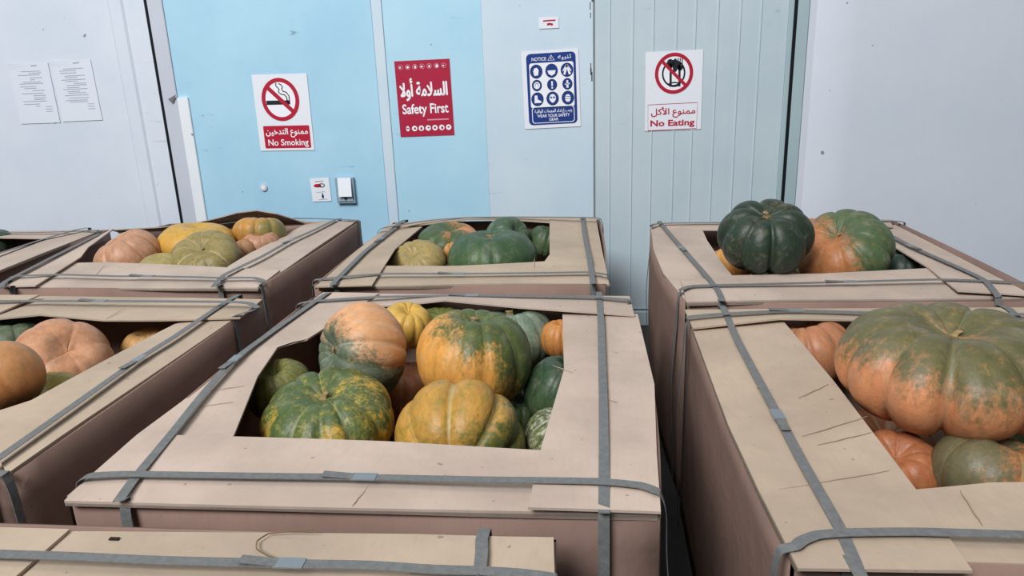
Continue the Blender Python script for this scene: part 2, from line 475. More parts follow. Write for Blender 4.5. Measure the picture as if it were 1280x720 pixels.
# torn tip of the trim
V = [(W(212, 124).x, -0.016, W(212, 124).z), (W(222, 118).x, -0.016, W(222, 118).z), (W(217, 129).x, -0.013, W(217, 129).z)]
V += [(a, b + 0.002, c) for a, b, c in V]
mesh_obj('torn_tip', V, [(0, 2, 1), (3, 4, 5), (0, 1, 4, 3), (1, 2, 5, 4), (2, 0, 3, 5)], flat_mat('torn_metal', (120, 118, 124), 0.6), wall)
xs = wx(474); xe = wx(487); wbox('joint_strip', xs + 0.0015, xe, 0.005, PALE)
xm = wx(606.5); xk = wx(742.5)
wbox('wall_panel', xe + 0.0015, xk - 0.002, 0.0, PALE)
V, Fc = box_vf(xe + 0.002, xm, -0.0016, 0.001, 0.085, ZT); mesh_obj('protective_film', V, Fc, BLUE2, wall)
# ribbed panel between the dirty joint and the right gap
xr = wx(978); prof = [(xk + 0.006, 0.0)]
for pxl in (762, 790, 815, 843, 866, 893, 920, 945):
    x = wx(pxl); prof += [(x - 0.006, 0.0), (x - 0.002, 0.0035), (x + 0.002, 0.0035), (x + 0.006, 0.0)]
prof += [(xr, 0.0)]
ribbed('wall_panel', prof, RIBBED)
wbox('joint_strip', xk - 0.001, xk + 0.005, -0.004, flat_mat('joint_sealant', (128, 132, 134), 0.8), bev=0.0005)
xg2 = wx(987)
wbox('trim_strip', xr + 0.001, xg2 - 0.010, 0.006, GREENG)
wbox('gap_dark_strip', xg2 - 0.011, xg2 + 0.009, -0.003, BLACK, bev=0.0005)  # right gap darkened the same way by an added black strip
x2 = wx(1003); wbox('trim_strip', xg2 + 0.008, x2, 0.004, GREENG)
ribbed('wall_panel', [(x2 + 0.002, 0.0), (x2 + 0.035, 0.0)] + [(x2 + 0.035 + 0.2 * i / 16, 0.042 * (1 - (1 - i / 16) ** 2)) for i in range(1, 17)] + [(4.5, 0.042)], WHITE_R)
bb = struct(mesh_obj('baseboard_back', *box_vf(-5.5, 4.5, WALL_Y - 0.03, WALL_Y + 0.03, 0.0, 0.075), flat_mat('kick_strip', (178, 192, 200), 0.5)))
# round plug on the blue panel
def disc_vf(r, y0, y1, n=24):
    V = [(r * math.cos(2 * math.pi * i / n), y, r * math.sin(2 * math.pi * i / n)) for y in (y0, y1) for i in range(n)]
    Fc = [tuple(range(n)), tuple(range(n, 2 * n))[::-1]] + [(i, n + i, n + (i + 1) % n, (i + 1) % n) for i in range(n)]
    return V, Fc
p = W(330, 234)
V, Fc = disc_vf(0.021, -0.008, 0.0); mesh_obj('bolt_cap', V, Fc, TRIM, wall, (p.x, 0, p.z))
V, Fc = disc_vf(0.012, -0.011, -0.008); mesh_obj('bolt_cap', V, Fc, TRIMW, wall, (p.x, 0, p.z))
# dirty patches along the dark joint
rn = random.Random(3)
dirt = flat_mat('joint_dirt', (92, 92, 92), 0.9)
for i in range(11):
    z = rn.choice([rn.uniform(1.45, 1.83), rn.uniform(0.75, 1.8)]); h = rn.uniform(0.01, 0.05); x = xk - 0.008 - rn.uniform(0, 0.012)
    V, Fc = box_vf(x, x + rn.uniform(0.003, 0.009), -0.0008, 0.0, z, z + h); mesh_obj('scuff_mark', V, Fc, dirt, wall)

# ------------------------------------------------------------------ the cartons
EPS = 0.006
# --- centre carton of the near row
b = carton('large open carton in the centre with green and yellow pumpkins heaped in it', -0.915, 0.115, 1.035, 2.235, CARD, (0.015, 0.04, 0.012, 0.01))
flap(b, [(84, 622, .0), (172, 543, .0), (232, 497, .0), (262, 473, .0), (310, 437, .004), (404, 366, .012)],
     [(235, 612, -.004), (292, 544, -.002), (322, 471, .0), (350, 430, .0), (384, 424, .004), (474, 366, .013)], CARD, 0.003, 1)
flap(b, [(80, 625, .006), (440, 634, .004), (660, 640, .0), (822, 643, .0)], [(172, 544, .007), (482, 553, .006), (676, 561, .0), (812, 566, .0)], CARD, 0.004, 2)
flap(b, [(826, 640, .012), (821, 566, .009), (818, 480, .005), (797, 393, .0)], [(660, 634, .018), (676, 561, .010), (705, 462, .006), (703, 392, .0)], CARD, 0.002, 3)
flap(b, [(404, 366, .0), (480, 367, .002), (560, 368, .01), (650, 369, .01), (787, 370, .008)],
     [(430, 384, .0), (500, 381, .01), (556, 375, .035), (650, 384, .022), (793, 394, .009)], CARD, 0.0, 4)
strap(b, [(148, 626), (171, 594), (214, 542), (257, 488), (294, 448), (340, 414), (406, 368, .02)], ('front', 'back'), clip=4, lift=.014)
strap(b, [(755, 641), (755, 600), (754, 500), (751, 400), (749, 371, .014)], ('front', 'back'), lift=.015)
strap(b, [(112, 594), (160, 592), (300, 594), (455, 596), (600, 599), (745, 601), (800, 606), (823, 614)], ('left', 'right'), clip=3, lift=.019)
strap(b, [(392, 376), (470, 371), (590, 369), (650, 370), (740, 371), (789, 375)], ('left', 'right'), clip=2, lift=.02)
crease_shade(b, (440, 632), (462, 606), .004); crease_shade(b, (690, 456), (716, 466), .006, .003)
crease_shade(b, (762, 500), (772, 503), .006)
for q in ((248, 508), (262, 488)): crease_shade(b, q, (q[0] + 44, q[1] - 6), 0.001, 0.0016)
# --- back centre carton
b = carton('carton by the wall under the red Safety First poster', -0.965, 0.062, 2.365, 3.50, CARD2, (0.01, 0.015, 0.006, 0.01))
flap(b, [(394, 358, .008), (440, 318, .006), (483, 284, .0)], [(465, 356, .012), (494, 311, .010), (532, 280, .0)], CARD2, 0.002, 5)
flap(b, [(396, 358), (520, 357), (640, 355), (762, 354)], [(470, 333, .0), (561, 332, .0), (625, 329, .004), (735, 324, .012)], CARD2, 0.003, 6)
flap(b, [(745, 273), (752, 310), (761, 352)], [(687, 271, .012), (687, 318, .006), (668, 345, -.006)], CARD2, 0.002, 7)
flap(b, [(484, 281, .004), (540, 274, .01), (585, 271, .02), (640, 271, .012), (745, 272, .0)], [(482, 285, .007), (532, 280, .014), (585, 274, .03), (632, 274, .02), (690, 278, .0)], CARD2, 0.0, 8)
strap(b, [(415, 357), (421, 349), (455, 315), (476, 298), (500, 278, .02)], ('front', 'back'), clip=3, lift=.018)
strap(b, [(741, 354), (737, 325), (732, 300), (728, 273, .016)], ('front', 'back'), lift=.018)
strap(b, [(415, 347), (478, 342), (573, 342), (664, 341), (734, 340), (758, 343)], ('left', 'right'), clip=2, lift=.018)
strap(b, [(482, 284), (540, 275), (585, 272), (640, 271), (744, 272)], ('left', 'right'), lift=.026)
crease_shade(b, (668, 335), (668, 322), .006)
# --- near left carton
b = carton('long carton cut by the left edge in the near row', -2.12, -1.085, 1.095, 2.225, CARD2, (0.01, 0.012, 0.01, 0.01))
flap(b, [P(9, 593, .004), P(110, 522, .004), P(220, 447, .004), P(325, 376, .0)], [P(-30, 520, .004), P(39, 500, .004), P(140, 447, .004), P(218, 405, .0)], CARD2, 0.003, 9)
flap(b, [Vector((-2.118, 2.225, TOP)), (60, 370, .006), (130, 371, .004), (230, 372, .006), (328, 374, .008)],
     [Vector((-2.10, 1.93, TOP)), (50, 393, .028), (130, 400, .02), (200, 400, .014), (300, 397, .010)], CARD2, 0.0, 10)
flap(b, [Vector((-2.118, 1.10, TOP + .008)), Vector((-2.118, 1.7, TOP + .01)), Vector((-2.118, 2.22, TOP + .016))],
     [Vector((-1.88, 1.10, TOP + .008)), Vector((-1.86, 1.7, TOP + .01)), P(49, 368, .03)], CARD2, 0.002, 11)
flap(b, [Vector((-2.118, 1.097, TOP)), Vector((-1.6, 1.097, TOP)), Vector((-1.088, 1.097, TOP))], [Vector((-2.1, 1.32, TOP)), Vector((-1.6, 1.31, TOP)), Vector((-1.10, 1.30, TOP))], CARD2, 0.002, 12)
strap(b, [(-42, 600), (4, 568), (92, 506), (174, 448), (220, 419), (284, 376, .014)], ('front', 'back'), clip=3, lift=.02)
strap(b, [(-90, 376), (0, 376), (75, 376), (125, 376), (285, 377), (312, 379), (322, 386)], ('left', 'right'), clip=3, lift=.034)
strap(b, [(-160, 588), (-80, 588), (-20, 589), (6, 592)], ('left', 'right'), lift=.012)
crease_shade(b, (155, 385), (132, 399), .02)
# --- back left carton
b = carton('carton by the wall left of the centre with orange and yellow pumpkins', -2.185, -1.155, 2.36, 3.56, CARD, (0.12, 0.015, 0.006, 0.01))
flap(b, [(7, 359), (110, 359), (220, 360), (322, 360)], [(62, 329, .0), (135, 328, .0), (240, 332, .002), (350, 337, .010)], CARD, 0.002, 13)
flap(b, [(5, 358, .008), (60, 328, .008), (96, 309, .01), (138, 287, .02)], [(44, 357, .012), (101, 321, .014), (110, 309, .03), (142, 286, .04)], CARD, 0.0, 14)
flap(b, [(147, 289), (206, 286), (246, 285), (272, 284), (296, 283), (320, 281), (344, 280), (366, 279), (447, 275)],
     [(138, 287, .022), (195, 284, .03), (240, 279, .05), (270, 272.5, .072), (296, 265.5, .095), (321, 262.5, .105), (345, 266.5, .09), (366, 273, .05), (385, 280, .006)], CARD, 0.0, 15)
flap(b, [(323, 360, .0), (365, 331, .0), (405, 303, .0), (447, 275, .004)], [(284, 334, -.003), (312, 316, .0), (350, 297, .003), (384, 279, .006)], CARD, 0.002, 16)
strap(b, [(2, 359), (6, 352), (52, 328), (90, 309, .022), (124, 292, .026)], ('front', ''), lift=.02)
strap(b, [(267, 358), (279, 344), (299, 334), (328, 320), (364, 300), (391, 288), (416, 276)], ('front', 'back'), clip=4, lift=.018)
strap(b, [(16, 345), (73, 343), (146, 345), (185, 345), (240, 346), (272, 347), (317, 347), (332, 352)], ('left', 'right'), clip=3, lift=.02)
strap(b, [(266, 281, .035), (322, 274, .05), (362, 273, .035), (395, 273, .014), (442, 275, .012)], ('', 'right'), lift=.02)
crease_shade(b, (133, 330), (120, 343), .0)
# --- far left carton
b = carton('carton cut by the left edge in the far row with one dark green pumpkin showing', -3.46, -2.435, 2.27, 3.42, CARD, (0.01, 0.01, 0.006, 0.01))
flap(b, [P(-52, 353, .0), P(-4, 339, .0), P(60, 314, .0), P(127, 288, .004)], [P(-70, 343, .0), P(0, 317, .004), P(50, 302, .012), P(104, 290, .01)], CARD, 0.002, 17)
flap(b, [Vector((-3.455, 3.42, TOP)), (0, 289, .0), (60, 288, .0), (124, 287, .0)], [Vector((-3.44, 3.22, TOP)), (0, 297, .012), (60, 298, .006), (92, 292, .0)], CARD, 0.0, 18)
flap(b, [Vector((-3.455, 2.272, TOP)), Vector((-2.44, 2.272, TOP))], [Vector((-3.44, 2.52, TOP)), Vector((-2.46, 2.50, TOP))], CARD, 0.002, 19)
flap(b, [Vector((-3.455, 2.275, TOP + .006)), Vector((-3.455, 3.415, TOP + .006))], [Vector((-3.23, 2.275, TOP + .006)), Vector((-3.24, 3.415, TOP + .006))], CARD, 0.002, 20)
strap(b, [(-45, 330), (0, 316), (50, 300), (88, 289), (100, 286)], ('front', 'back'), lift=.018)
strap(b, [(-80, 291), (0, 291), (60, 290), (118, 288)], ('left', 'right'), lift=.016)
# --- back right carton
b = carton('carton under the No Eating sign with a dark green pumpkin perched on top', 0.30, 1.375, 2.16, 3.37, CARD, (0.045, 0.012, 0.006, 0.01))
flap(b, [(813, 281, .0), (817, 312, .0), (829, 341, .0), (858, 377, .0)], [(875, 280, .0), (884, 301, .0), (902, 328, .0), (925, 356, -.004)], CARD, 0.002, 21)
flap(b, [(858, 378, .004), (990, 375, .004), (1119, 373, .0), (1290, 371, .0)], [(852, 352, .009), (916, 344, .008), (1030, 342, .006), (1165, 335, .0)], CARD, 0.003, 22)
flap(b, [(1119, 281, .0), (1190, 317, .004), (1240, 343, .008), (1292, 369, .010)], [(1085, 285, .0), (1111, 304, .004), (1160, 334, .008), (1197, 363, .014)], CARD, 0.0, 23)
flap(b, [(815, 280, .006), (950, 278, .006), (1112, 274, .010)], [(876, 287, .0), (960, 288, .008), (1116, 283, .012)], CARD, 0.0, 24)
strap(b, [(903, 376), (897, 362), (875, 335), (852, 309), (826, 279, .012)], ('front', 'back'), clip=3, lift=.014)
strap(b, [(1247, 369), (1231, 350), (1205, 337), (1138, 307), (1090, 281, .02)], ('front', 'back'), clip=3, lift=.018)
strap(b, [(851, 362), (868, 357), (950, 355), (1062, 352), (1175, 349), (1262, 352)], ('left', 'right'), clip=3, lift=.018)
strap(b, [(814, 282), (826, 279), (900, 278), (1000, 277), (1110, 276)], ('left', 'right'), lift=.016)
crease_shade(b, (850, 350), (858, 366), .009)
# --- near right carton
b = carton('near right carton holding the giant orange and green pumpkin', 0.294, 1.335, 0.935, 2.085, CARD2, (0.010, 0.012, 0.01, 0.01))
b['ext'] = (0.286, 1.335, 0.935, 2.085)
flap(b, [(866, 411, .0), Vector((0.281, 1.353, TOP)), Vector((0.285, 1.1, TOP + .004)), Vector((0.292, 0.895, TOP + .010))], [(976, 398, .0), (1043, 478, .002), (1146, 612, .004), (1216, 712, .014)], CARD2, 0.002, 25)
flap(b, [Vector((0.295, 0.937, TOP)), Vector((0.8, 0.937, TOP)), Vector((1.333, 0.937, TOP))], [P(1060, 620, -.004), P(1240, 602, .0), Vector((1.325, 1.19, TOP))], CARD2, 0.002, 26)
flap(b, [Vector((1.333, 0.94, TOP + .007)), Vector((1.333, 1.5, TOP + .005)), Vector((1.333, 2.08, TOP))], [Vector((1.10, 0.94, TOP + .007)), Vector((1.12, 1.5, TOP + .005)), Vector((1.11, 2.08, TOP))], CARD2, 0.002, 27)
flap(b, [(856, 387, .008), (975, 386, .008), (1110, 385, .008), P(1312, 384, .008)], [(866, 410, .010), (975, 398, .016), (1090, 400, .012), P(1330, 405, .008)], CARD2, 0.0, 28)
strap(b, [(1077, 722), (1050, 660), (1005, 580), (972, 518), (922, 425), (905, 386, .016)], ('front', 'back'), clip=3, lift=.012)
strap(b, [(994, 682), (1003, 675), (1022, 668), (1060, 665), (1144, 664), (1280, 668), (1400, 672)], ('left', 'right'), lift=.017)
strap(b, [(860, 396), (905, 392), (995, 388), (1105, 391), (1310, 393)], ('left', 'right'), clip=2, lift=.022)
strap(b, [P(1500, 690, .0).x and (1452, 640), (1330, 480), (1275, 400), (1262, 386)], ('front', 'back'), lift=.014)
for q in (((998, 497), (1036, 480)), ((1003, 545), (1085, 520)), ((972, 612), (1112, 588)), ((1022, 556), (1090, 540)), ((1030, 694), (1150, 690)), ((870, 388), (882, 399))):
    crease_shade(b, q[0], q[1], .004 if q[0][1] < 650 else .008, 0.0022)
crease_shade(b, (1200, 612), (1228, 656), .001)
# --- nearest carton at the bottom edge
b = carton('nearest carton at the bottom edge with only its flaps in view', -1.06, -0.05, -0.22, 0.962, CARD2, (0.0, 0.008, 0.01, 0.0))
flap(b, [Vector((-1.058, 0.942, TOP)), (0, 663), (270, 666), (520, 668), (690, 672)], [Vector((-1.05, 0.72, TOP)), P(-40, 800), P(240, 806), P(480, 812), P(650, 818)], CARD2, 0.0015, 29)
flap(b, [(692, 672, .008), (694, 745, .006), Vector((-0.052, 0.3, TOP)), Vector((-0.052, -0.21, TOP))], [(522, 668, .010), (506, 745, .006), Vector((-0.29, 0.3, TOP)), Vector((-0.28, -0.21, TOP))], CARD2, 0.002, 30)
flap(b, [Vector((-1.058, -0.215, TOP)), Vector((-0.055, -0.215, TOP))], [Vector((-1.05, 0.02, TOP - .004)), Vector((-0.07, 0.02, TOP - .004))], CARD2, 0.002, 31)
flap(b, [Vector((-1.058, -0.21, TOP + .006)), Vector((-1.058, 0.94, TOP + .006))], [Vector((-0.84, -0.21, TOP + .006)), Vector((-0.84, 0.94, TOP + .006))], CARD2, 0.002, 32)
strap(b, [P(-60, 690, .02) and (-60, 690), (0, 692), (90, 695), (200, 700), (362, 704), (460, 706), (539, 711), (600, 713), (650, 716), (694, 722)], ('left', 'right'), clip=4, lift=.020)
strap(b, [(598, 760), (599, 720), (602, 690), (602, 674)], ('front', 'back'), lift=.017)
# bit of loose twine on the flap
tw = [P(392, 661, .02), P(360, 664, .012), P(335, 667, .008), P(321, 676, .008), P(320, 686, .01), P(332, 694, .014), P(348, 699, .02)]
r_ = ribbon('loose_thread', tw, Vector((0, 0.0, 1)), 0.0018, 0.0018, flat_mat('thread', (122, 100, 72), 0.8), b)
V, Fc = box_vf(-0.008, 0.008, -0.003, 0.003, 0, 0.002)
o = mesh_obj('scuff_hole', V, Fc, flat_mat('hole_dark', (40, 30, 26), 0.9), b); pp = P(143, 674, .002); o.location = b.matrix_world.inverted() @ pp

# ------------------------------------------------------------------ pumpkins
GR, YL, OR, PE, DK, OL = (66, 96, 46), (196, 160, 52), (206, 128, 58), (204, 138, 98), (38, 62, 46), (112, 112, 58)
PG = (150, 156, 132)
cen = dict(group='pumpkins in the centre carton')
pumpkin(410, 526, 168, -0.085, 0.62, (0.02, -0.16, 1), 'flat ribbed green and yellow pumpkin at the front left of the centre carton', (80, 102, 50), (206, 160, 48), 11, 0.15, 0.65, 0.2,
        grad=(0.0, 0.0, 0.9), bias=-0.08, noise_amp=1.2, groove=(150, 158, 120), gfac=0.6, speck=(196, 176, 70), sfac=0.55, sthr=0.55, **cen)
pumpkin(572, 556, 168, -0.11, 0.80, (-0.05, 0.97, 0.12), 'yellow orange wide ribbed pumpkin with green streaks at the front of the centre carton', (210, 150, 54), (84, 92, 40), 9, 0.15, 0, 0.1,
        ripe=(-0.8, 0.1, 0.7), bias=0.30, noise_amp=0.8, groove=(170, 168, 130), gfac=0.65, speck=(118, 114, 46), sfac=0.75, sthr=0.5, **cen)
pumpkin(454, 441, 122, 0.0, 0.86, (-0.72, -0.55, 0.30), 'peach and grey green pumpkin lying on its side at the left of the centre heap', (92, 108, 84), (216, 150, 96), 12, 0.10, 0.8, 0.5,
        ripe=(-0.5, -0.5, -0.7), bias=0.10, noise_amp=0.9, groove=(186, 190, 172), gfac=0.5, speck=(168, 160, 132), sfac=0.4, **cen)
pumpkin(592, 446, 148, -0.005, 0.82, (0.10, 0.10, 1), 'big orange pumpkin with dark green crown on top of the centre heap', (82, 98, 48), (214, 144, 56), 11, 0.14, 1.0, 2.2,
        ripe=(0.8, 0.3, 0.8), bias=-0.10, noise_amp=0.8, lobes=0.2, groove=(164, 168, 124), gfac=0.5, speck=(132, 126, 50), sfac=0.55, sthr=0.54, **cen)
pumpkin(642, 424, 106, -0.085, 0.78, (-0.1, 0.12, 1), 'pale grey green pumpkin with stem tucked behind the big orange one', (116, 136, 112), (140, 156, 128), 13, 0.10, 1.2, 0.7,
        noise_amp=1.0, groove=(170, 180, 156), gfac=0.6, speck=(182, 190, 168), sfac=0.5, **cen)
pumpkin(508, 406, 66, -0.015, 0.8, (0.3, -0.2, 1), 'small golden pumpkin squeezed behind the peach one in the centre carton', (222, 170, 60), (214, 160, 58), 10, 0.14, 0,
        groove=(170, 120, 50), gfac=0.4, **cen)
pumpkin(474, 398, 50, -0.045, 0.8, (0, 0, 1), 'green pumpkin at the far left of the centre carton behind the peach one', (104, 124, 66), (190, 150, 80), 11, 0.12, 0,
        bias=0.3, groove=(150, 150, 100), **cen)
pumpkin(551, 410, 66, -0.055, 0.8, (0, 0, 1), 'olive green pumpkin in the back middle of the centre carton', (116, 124, 50), (70, 92, 44), 11, 0.12, 0, groove=(140, 144, 90), **cen)
pumpkin(704, 424, 58, -0.06, 0.85, (0, 0.1, 1), 'orange pumpkin peeping out at the back right of the centre carton', (214, 136, 60), (196, 116, 52), 12, 0.16, 0, groove=(150, 90, 50), **cen)
pumpkin(706, 490, 104, -0.095, 0.85, (0.3, 0.1, 1), 'dark green pumpkin half under the right flap of the centre carton', (46, 72, 46), (60, 84, 50), 10, 0.12, 0, groove=(70, 92, 70), gfac=0.4, **cen)
pumpkin(694, 548, 80, -0.12, 0.85, (0.5, -0.1, 0.8), 'green pumpkin with whitish netting in the front right corner of the centre carton', (70, 88, 44), (96, 104, 56), 10, 0.12, 0,
        groove=(190, 190, 160), gfac=0.5, speck=(210, 206, 176), sfac=0.75, sthr=0.5, **cen)
pumpkin(644, 520, 72, -0.17, 0.85, (0.2, -0.1, 1), 'small deep green pumpkin in the gap right of the yellow one', (62, 84, 42), (84, 96, 44), 10, 0.1, 0, groove=(90, 104, 60), **cen)
pumpkin(350, 488, 84, -0.10, 0.85, (-0.2, -0.2, 1), 'olive green striped pumpkin in the left corner of the centre carton', (112, 112, 48), (84, 96, 44), 12, 0.1, 0, groove=(140, 140, 90), speck=(160, 150, 80), **cen)
pumpkin(508, 492, 92, -0.20, 0.85, (0, 0, 1), 'brownish orange pumpkin deep in the middle of the centre carton', (176, 104, 58), (190, 116, 66), 11, 0.12, 0, groove=(120, 70, 44), **cen)
bc = dict(group='pumpkins in the carton under the red poster')
pumpkin(563, 303, 82, -0.03, 0.56, (0.1, -0.1, 1), 'dark green pumpkin with an orange top edge at the back left under the red poster', (74, 98, 54), (206, 124, 62), 10, 0.1, 0,
        ripe=(-0.5, -0.2, -0.9), bias=0.55, noise_amp=0.5, groove=(96, 112, 74), **bc)
pumpkin(522, 330, 72, -0.07, 0.7, (-0.1, -0.5, 0.8), 'cream and green streaked pumpkin at the front left under the red poster', (170, 146, 78), (120, 120, 60), 12, 0.1, 0, groove=(200, 176, 130), speck=(206, 170, 110), **bc)
pumpkin(512, 312, 36, -0.08, 0.8, (0, 0, 1), 'small orange pumpkin by the left flap under the red poster', (206, 130, 72), (196, 116, 60), 10, 0.1, 0, **bc)
pumpkin(563, 314, 40, -0.05, 0.85, (0, 0, 1), 'orange pumpkin wedged between green ones under the red poster', (214, 144, 62), (200, 128, 56), 10, 0.1, 0, **bc)
pumpkin(615, 325, 112, -0.045, 0.68, (0.0, 0.05, 1), 'large dark green pumpkin at the front under the red poster', (62, 92, 56), (78, 104, 58), 13, 0.06, 0.8, 0.3, groove=(98, 124, 86), gfac=0.55, **bc)
pumpkin(634, 299, 60, -0.045, 0.85, (0.7, -0.4, 0.6), 'green pumpkin with a pale stripe at the back right under the red poster', (74, 102, 72), (92, 116, 84), 9, 0.1, 0, groove=(160, 164, 120), gfac=0.6, **bc)
pumpkin(681, 302, 44, -0.08, 0.9, (0.3, 0, 1), 'dark green pumpkin against the right flap under the red poster', (62, 88, 52), (74, 96, 56), 11, 0.1, 0, groove=(110, 120, 80), **bc)
lc = dict(group='pumpkins in the back left carton')
pumpkin(160, 322, 82, -0.015, 0.74, (-0.35, -0.30, 0.9), 'peach pink deeply ribbed pumpkin at the left of the back left carton', (206, 146, 108), (190, 124, 84), 9, 0.14, 0, 0.2, groove=(150, 96, 66), speck=(222, 180, 150), sfac=0.3, **lc)
pumpkin(249, 306, 92, -0.005, 0.62, (0.1, 0.05, 1), 'smooth golden yellow pumpkin in the middle of the back left carton', (222, 168, 60), (214, 156, 54), 10, 0.06, 0, groove=(200, 150, 60), gfac=0.4, speck=(180, 130, 50), sfac=0.3, **lc)
pumpkin(258, 325, 90, -0.02, 0.58, (0.05, -0.50, 0.85), 'olive yellow pumpkin with star shaped stem end at the front of the back left carton', (152, 134, 72), (92, 98, 62), 9, 0.12, 0.5, 0.4, groove=(206, 186, 140), gfac=0.6, speck=(180, 160, 100), sfac=0.5, **lc)
pumpkin(200, 334, 52, -0.03, 0.6, (0, -0.2, 1), 'pale greenish yellow pumpkin low at the front flap of the back left carton', (176, 156, 86), (160, 140, 78), 10, 0.05, 0, groove=(190, 170, 110), speck=(140, 126, 70), sfac=0.4, **lc)
pumpkin(326, 291, 64, 0.02, 0.66, (0, 0.3, 1), 'orange pumpkin with greenish side under the raised back flap', (214, 148, 58), (128, 116, 56), 11, 0.13, 0, grad=(-0.9, 0, 0.3), bias=0.3, noise_amp=0.5, groove=(160, 110, 50), **lc)
pumpkin(326, 305, 46, -0.015, 0.75, (0.1, -0.2, 1), 'pinkish peach pumpkin in front of the orange one by the back wall', (200, 140, 104), (188, 124, 84), 12, 0.08, 0, groove=(160, 110, 80), speck=(214, 170, 140), sfac=0.4, **lc)
pumpkin(304, 315, 34, -0.03, 0.8, (-0.2, -0.5, 0.7), 'small brownish peach pumpkin beside the right flap of the back left carton', (186, 128, 84), (170, 112, 68), 11, 0.1, 0, groove=(206, 166, 130), **lc)
pumpkin(-10, 309, 56, -0.05, 0.8, (0, 0, 1), 'dark green pumpkin at the far left edge in the far row', (56, 80, 54), (66, 90, 56), 10, 0.08, 0, groove=(80, 104, 76))
nl = dict(group='pumpkins in the near left carton')
pumpkin(14, 430, 88, -0.075, 0.75, (0.1, 0.1, 1), 'dull grey green pumpkin at the back of the near left carton', (88, 106, 76), (150, 128, 70), 9, 0.14, 0, 0.5, grad=(-1, 0, 0), bias=0.6, noise_amp=0.5, groove=(140, 160, 140), gfac=0.6, **nl)
pumpkin(80, 454, 116, -0.06, 0.68, (0.6, -0.35, 0.75), 'large smooth salmon orange pumpkin in the near left carton', (208, 142, 98), (196, 126, 80), 7, 0.09, 0, 0.9, groove=(160, 96, 62), gfac=0.4, speck=(224, 170, 130), sfac=0.3, **nl)
pumpkin(-4, 476, 102, 0.025, 0.9, (-0.4, -0.1, 1), 'round orange pumpkin with corky webbing at the left edge of the photo', (206, 136, 76), (196, 120, 62), 10, 0.05, 0, groove=(180, 120, 70), speck=(150, 128, 74), sfac=0.6, sthr=0.53, **nl)
pumpkin(64, 502, 90, -0.09, 0.7, (0.2, -0.3, 1), 'olive yellow striped pumpkin low against the right flap in the near left carton', (150, 136, 56), (110, 108, 48), 12, 0.09, 0, groove=(90, 90, 44), speck=(176, 160, 80), **nl)
pumpkin(184, 436, 62, -0.10, 0.8, (0, 0, 1), 'light orange pumpkin peeking over the right flap of the near left carton', (218, 160, 88), (206, 140, 72), 10, 0.08, 0, **nl)
br = dict(group='pumpkins in the back right carton')
pumpkin(955, 296, 114, 0.115, 0.74, (-0.02, -0.40, 1), 'dark green deeply lobed pumpkin perched highest on the back right carton', (44, 62, 46), (150, 104, 56), 8, 0.28, 0.8, 3.3,
        grad=(0, 0, 0.2), bias=0.45, noise_amp=0.75, groove=(84, 106, 84), gfac=0.4, speck=(96, 108, 64), sfac=0.35, sthr=0.6, cav=0.3, **br)
pumpkin(1052, 312, 118, 0.03, 0.64, (-0.42, -0.42, 0.8), 'green pumpkin blushing orange at one end on the back right carton', (198, 118, 64), (70, 94, 58), 10, 0.12, 0.5, 0.2,
        ripe=(-1.5, -0.3, -0.2), bias=-0.28, noise_amp=0.5, groove=(90, 106, 72), gfac=0.5, speck=(150, 116, 66), sfac=0.35, **br)
pumpkin(1020, 293, 54, 0.015, 0.8, (0, 0, 1), 'small orange pumpkin behind the dark green one on the back right carton', (206, 128, 78), (190, 112, 62), 11, 0.12, 0.8, groove=(160, 100, 60), **br)
pumpkin(914, 330, 58, -0.06, 0.85, (-0.4, 0.2, 1), 'bright yellow orange pumpkin at the left flap of the back right carton', (226, 152, 66), (210, 130, 52), 10, 0.1, 0, groove=(190, 120, 60), **br)
pumpkin(970, 350, 62, -0.07, 0.6, (0, 0, 1), 'olive pumpkin showing just above the front flap of the back right carton', (138, 132, 66), (110, 112, 60), 11, 0.08, 0, groove=(160, 150, 90), **br)
pumpkin(1124, 334, 64, -0.07, 0.7, (0, 0, 1), 'deep green pumpkin in the shade of the right flap of the back right carton', (46, 70, 58), (54, 78, 60), 10, 0.08, 0, **br)
nr = dict(group='pumpkins in the near right carton')
pumpkin(1186, 456, 270, 0.065, 0.50, (-0.02, -0.06, 1), 'giant orange pumpkin with mottled green shoulders on the near right carton', (106, 102, 62), (206, 128, 80), 11, 0.21, 0.45, 0.12,
        grad=(0, 0, 1.9), bias=-0.22, noise_amp=0.8, sharp=1.4, groove=(134, 136, 106), gfac=0.45, speck=(190, 140, 80), sfac=0.5, sthr=0.55, cav=0.42, wart=0.1, **nr)
pumpkin(1018, 440, 96, -0.085, 0.86, (-0.3, 0.3, 1), 'orange ribbed pumpkin left behind the giant one in the near right carton', (196, 122, 78), (180, 108, 66), 11, 0.1, 0, groove=(140, 86, 56), speck=(150, 120, 76), sfac=0.4, **nr)
pumpkin(1118, 590, 108, -0.12, 0.85, (-0.2, -0.4, 0.9), 'rusty orange pumpkin under the giant one beside the left flap', (186, 106, 60), (160, 90, 52), 10, 0.12, 0, groove=(110, 64, 40), **nr)
pumpkin(1238, 594, 132, -0.085, 0.82, (0.3, 0.1, 1), 'olive brown and orange pumpkin in front below the giant one', (112, 104, 70), (196, 116, 64), 10, 0.07, 0, grad=(-1.0, 0, 0.3), bias=0.0, noise_amp=0.9, groove=(160, 150, 110), speck=(140, 110, 66), sfac=0.4, **nr)

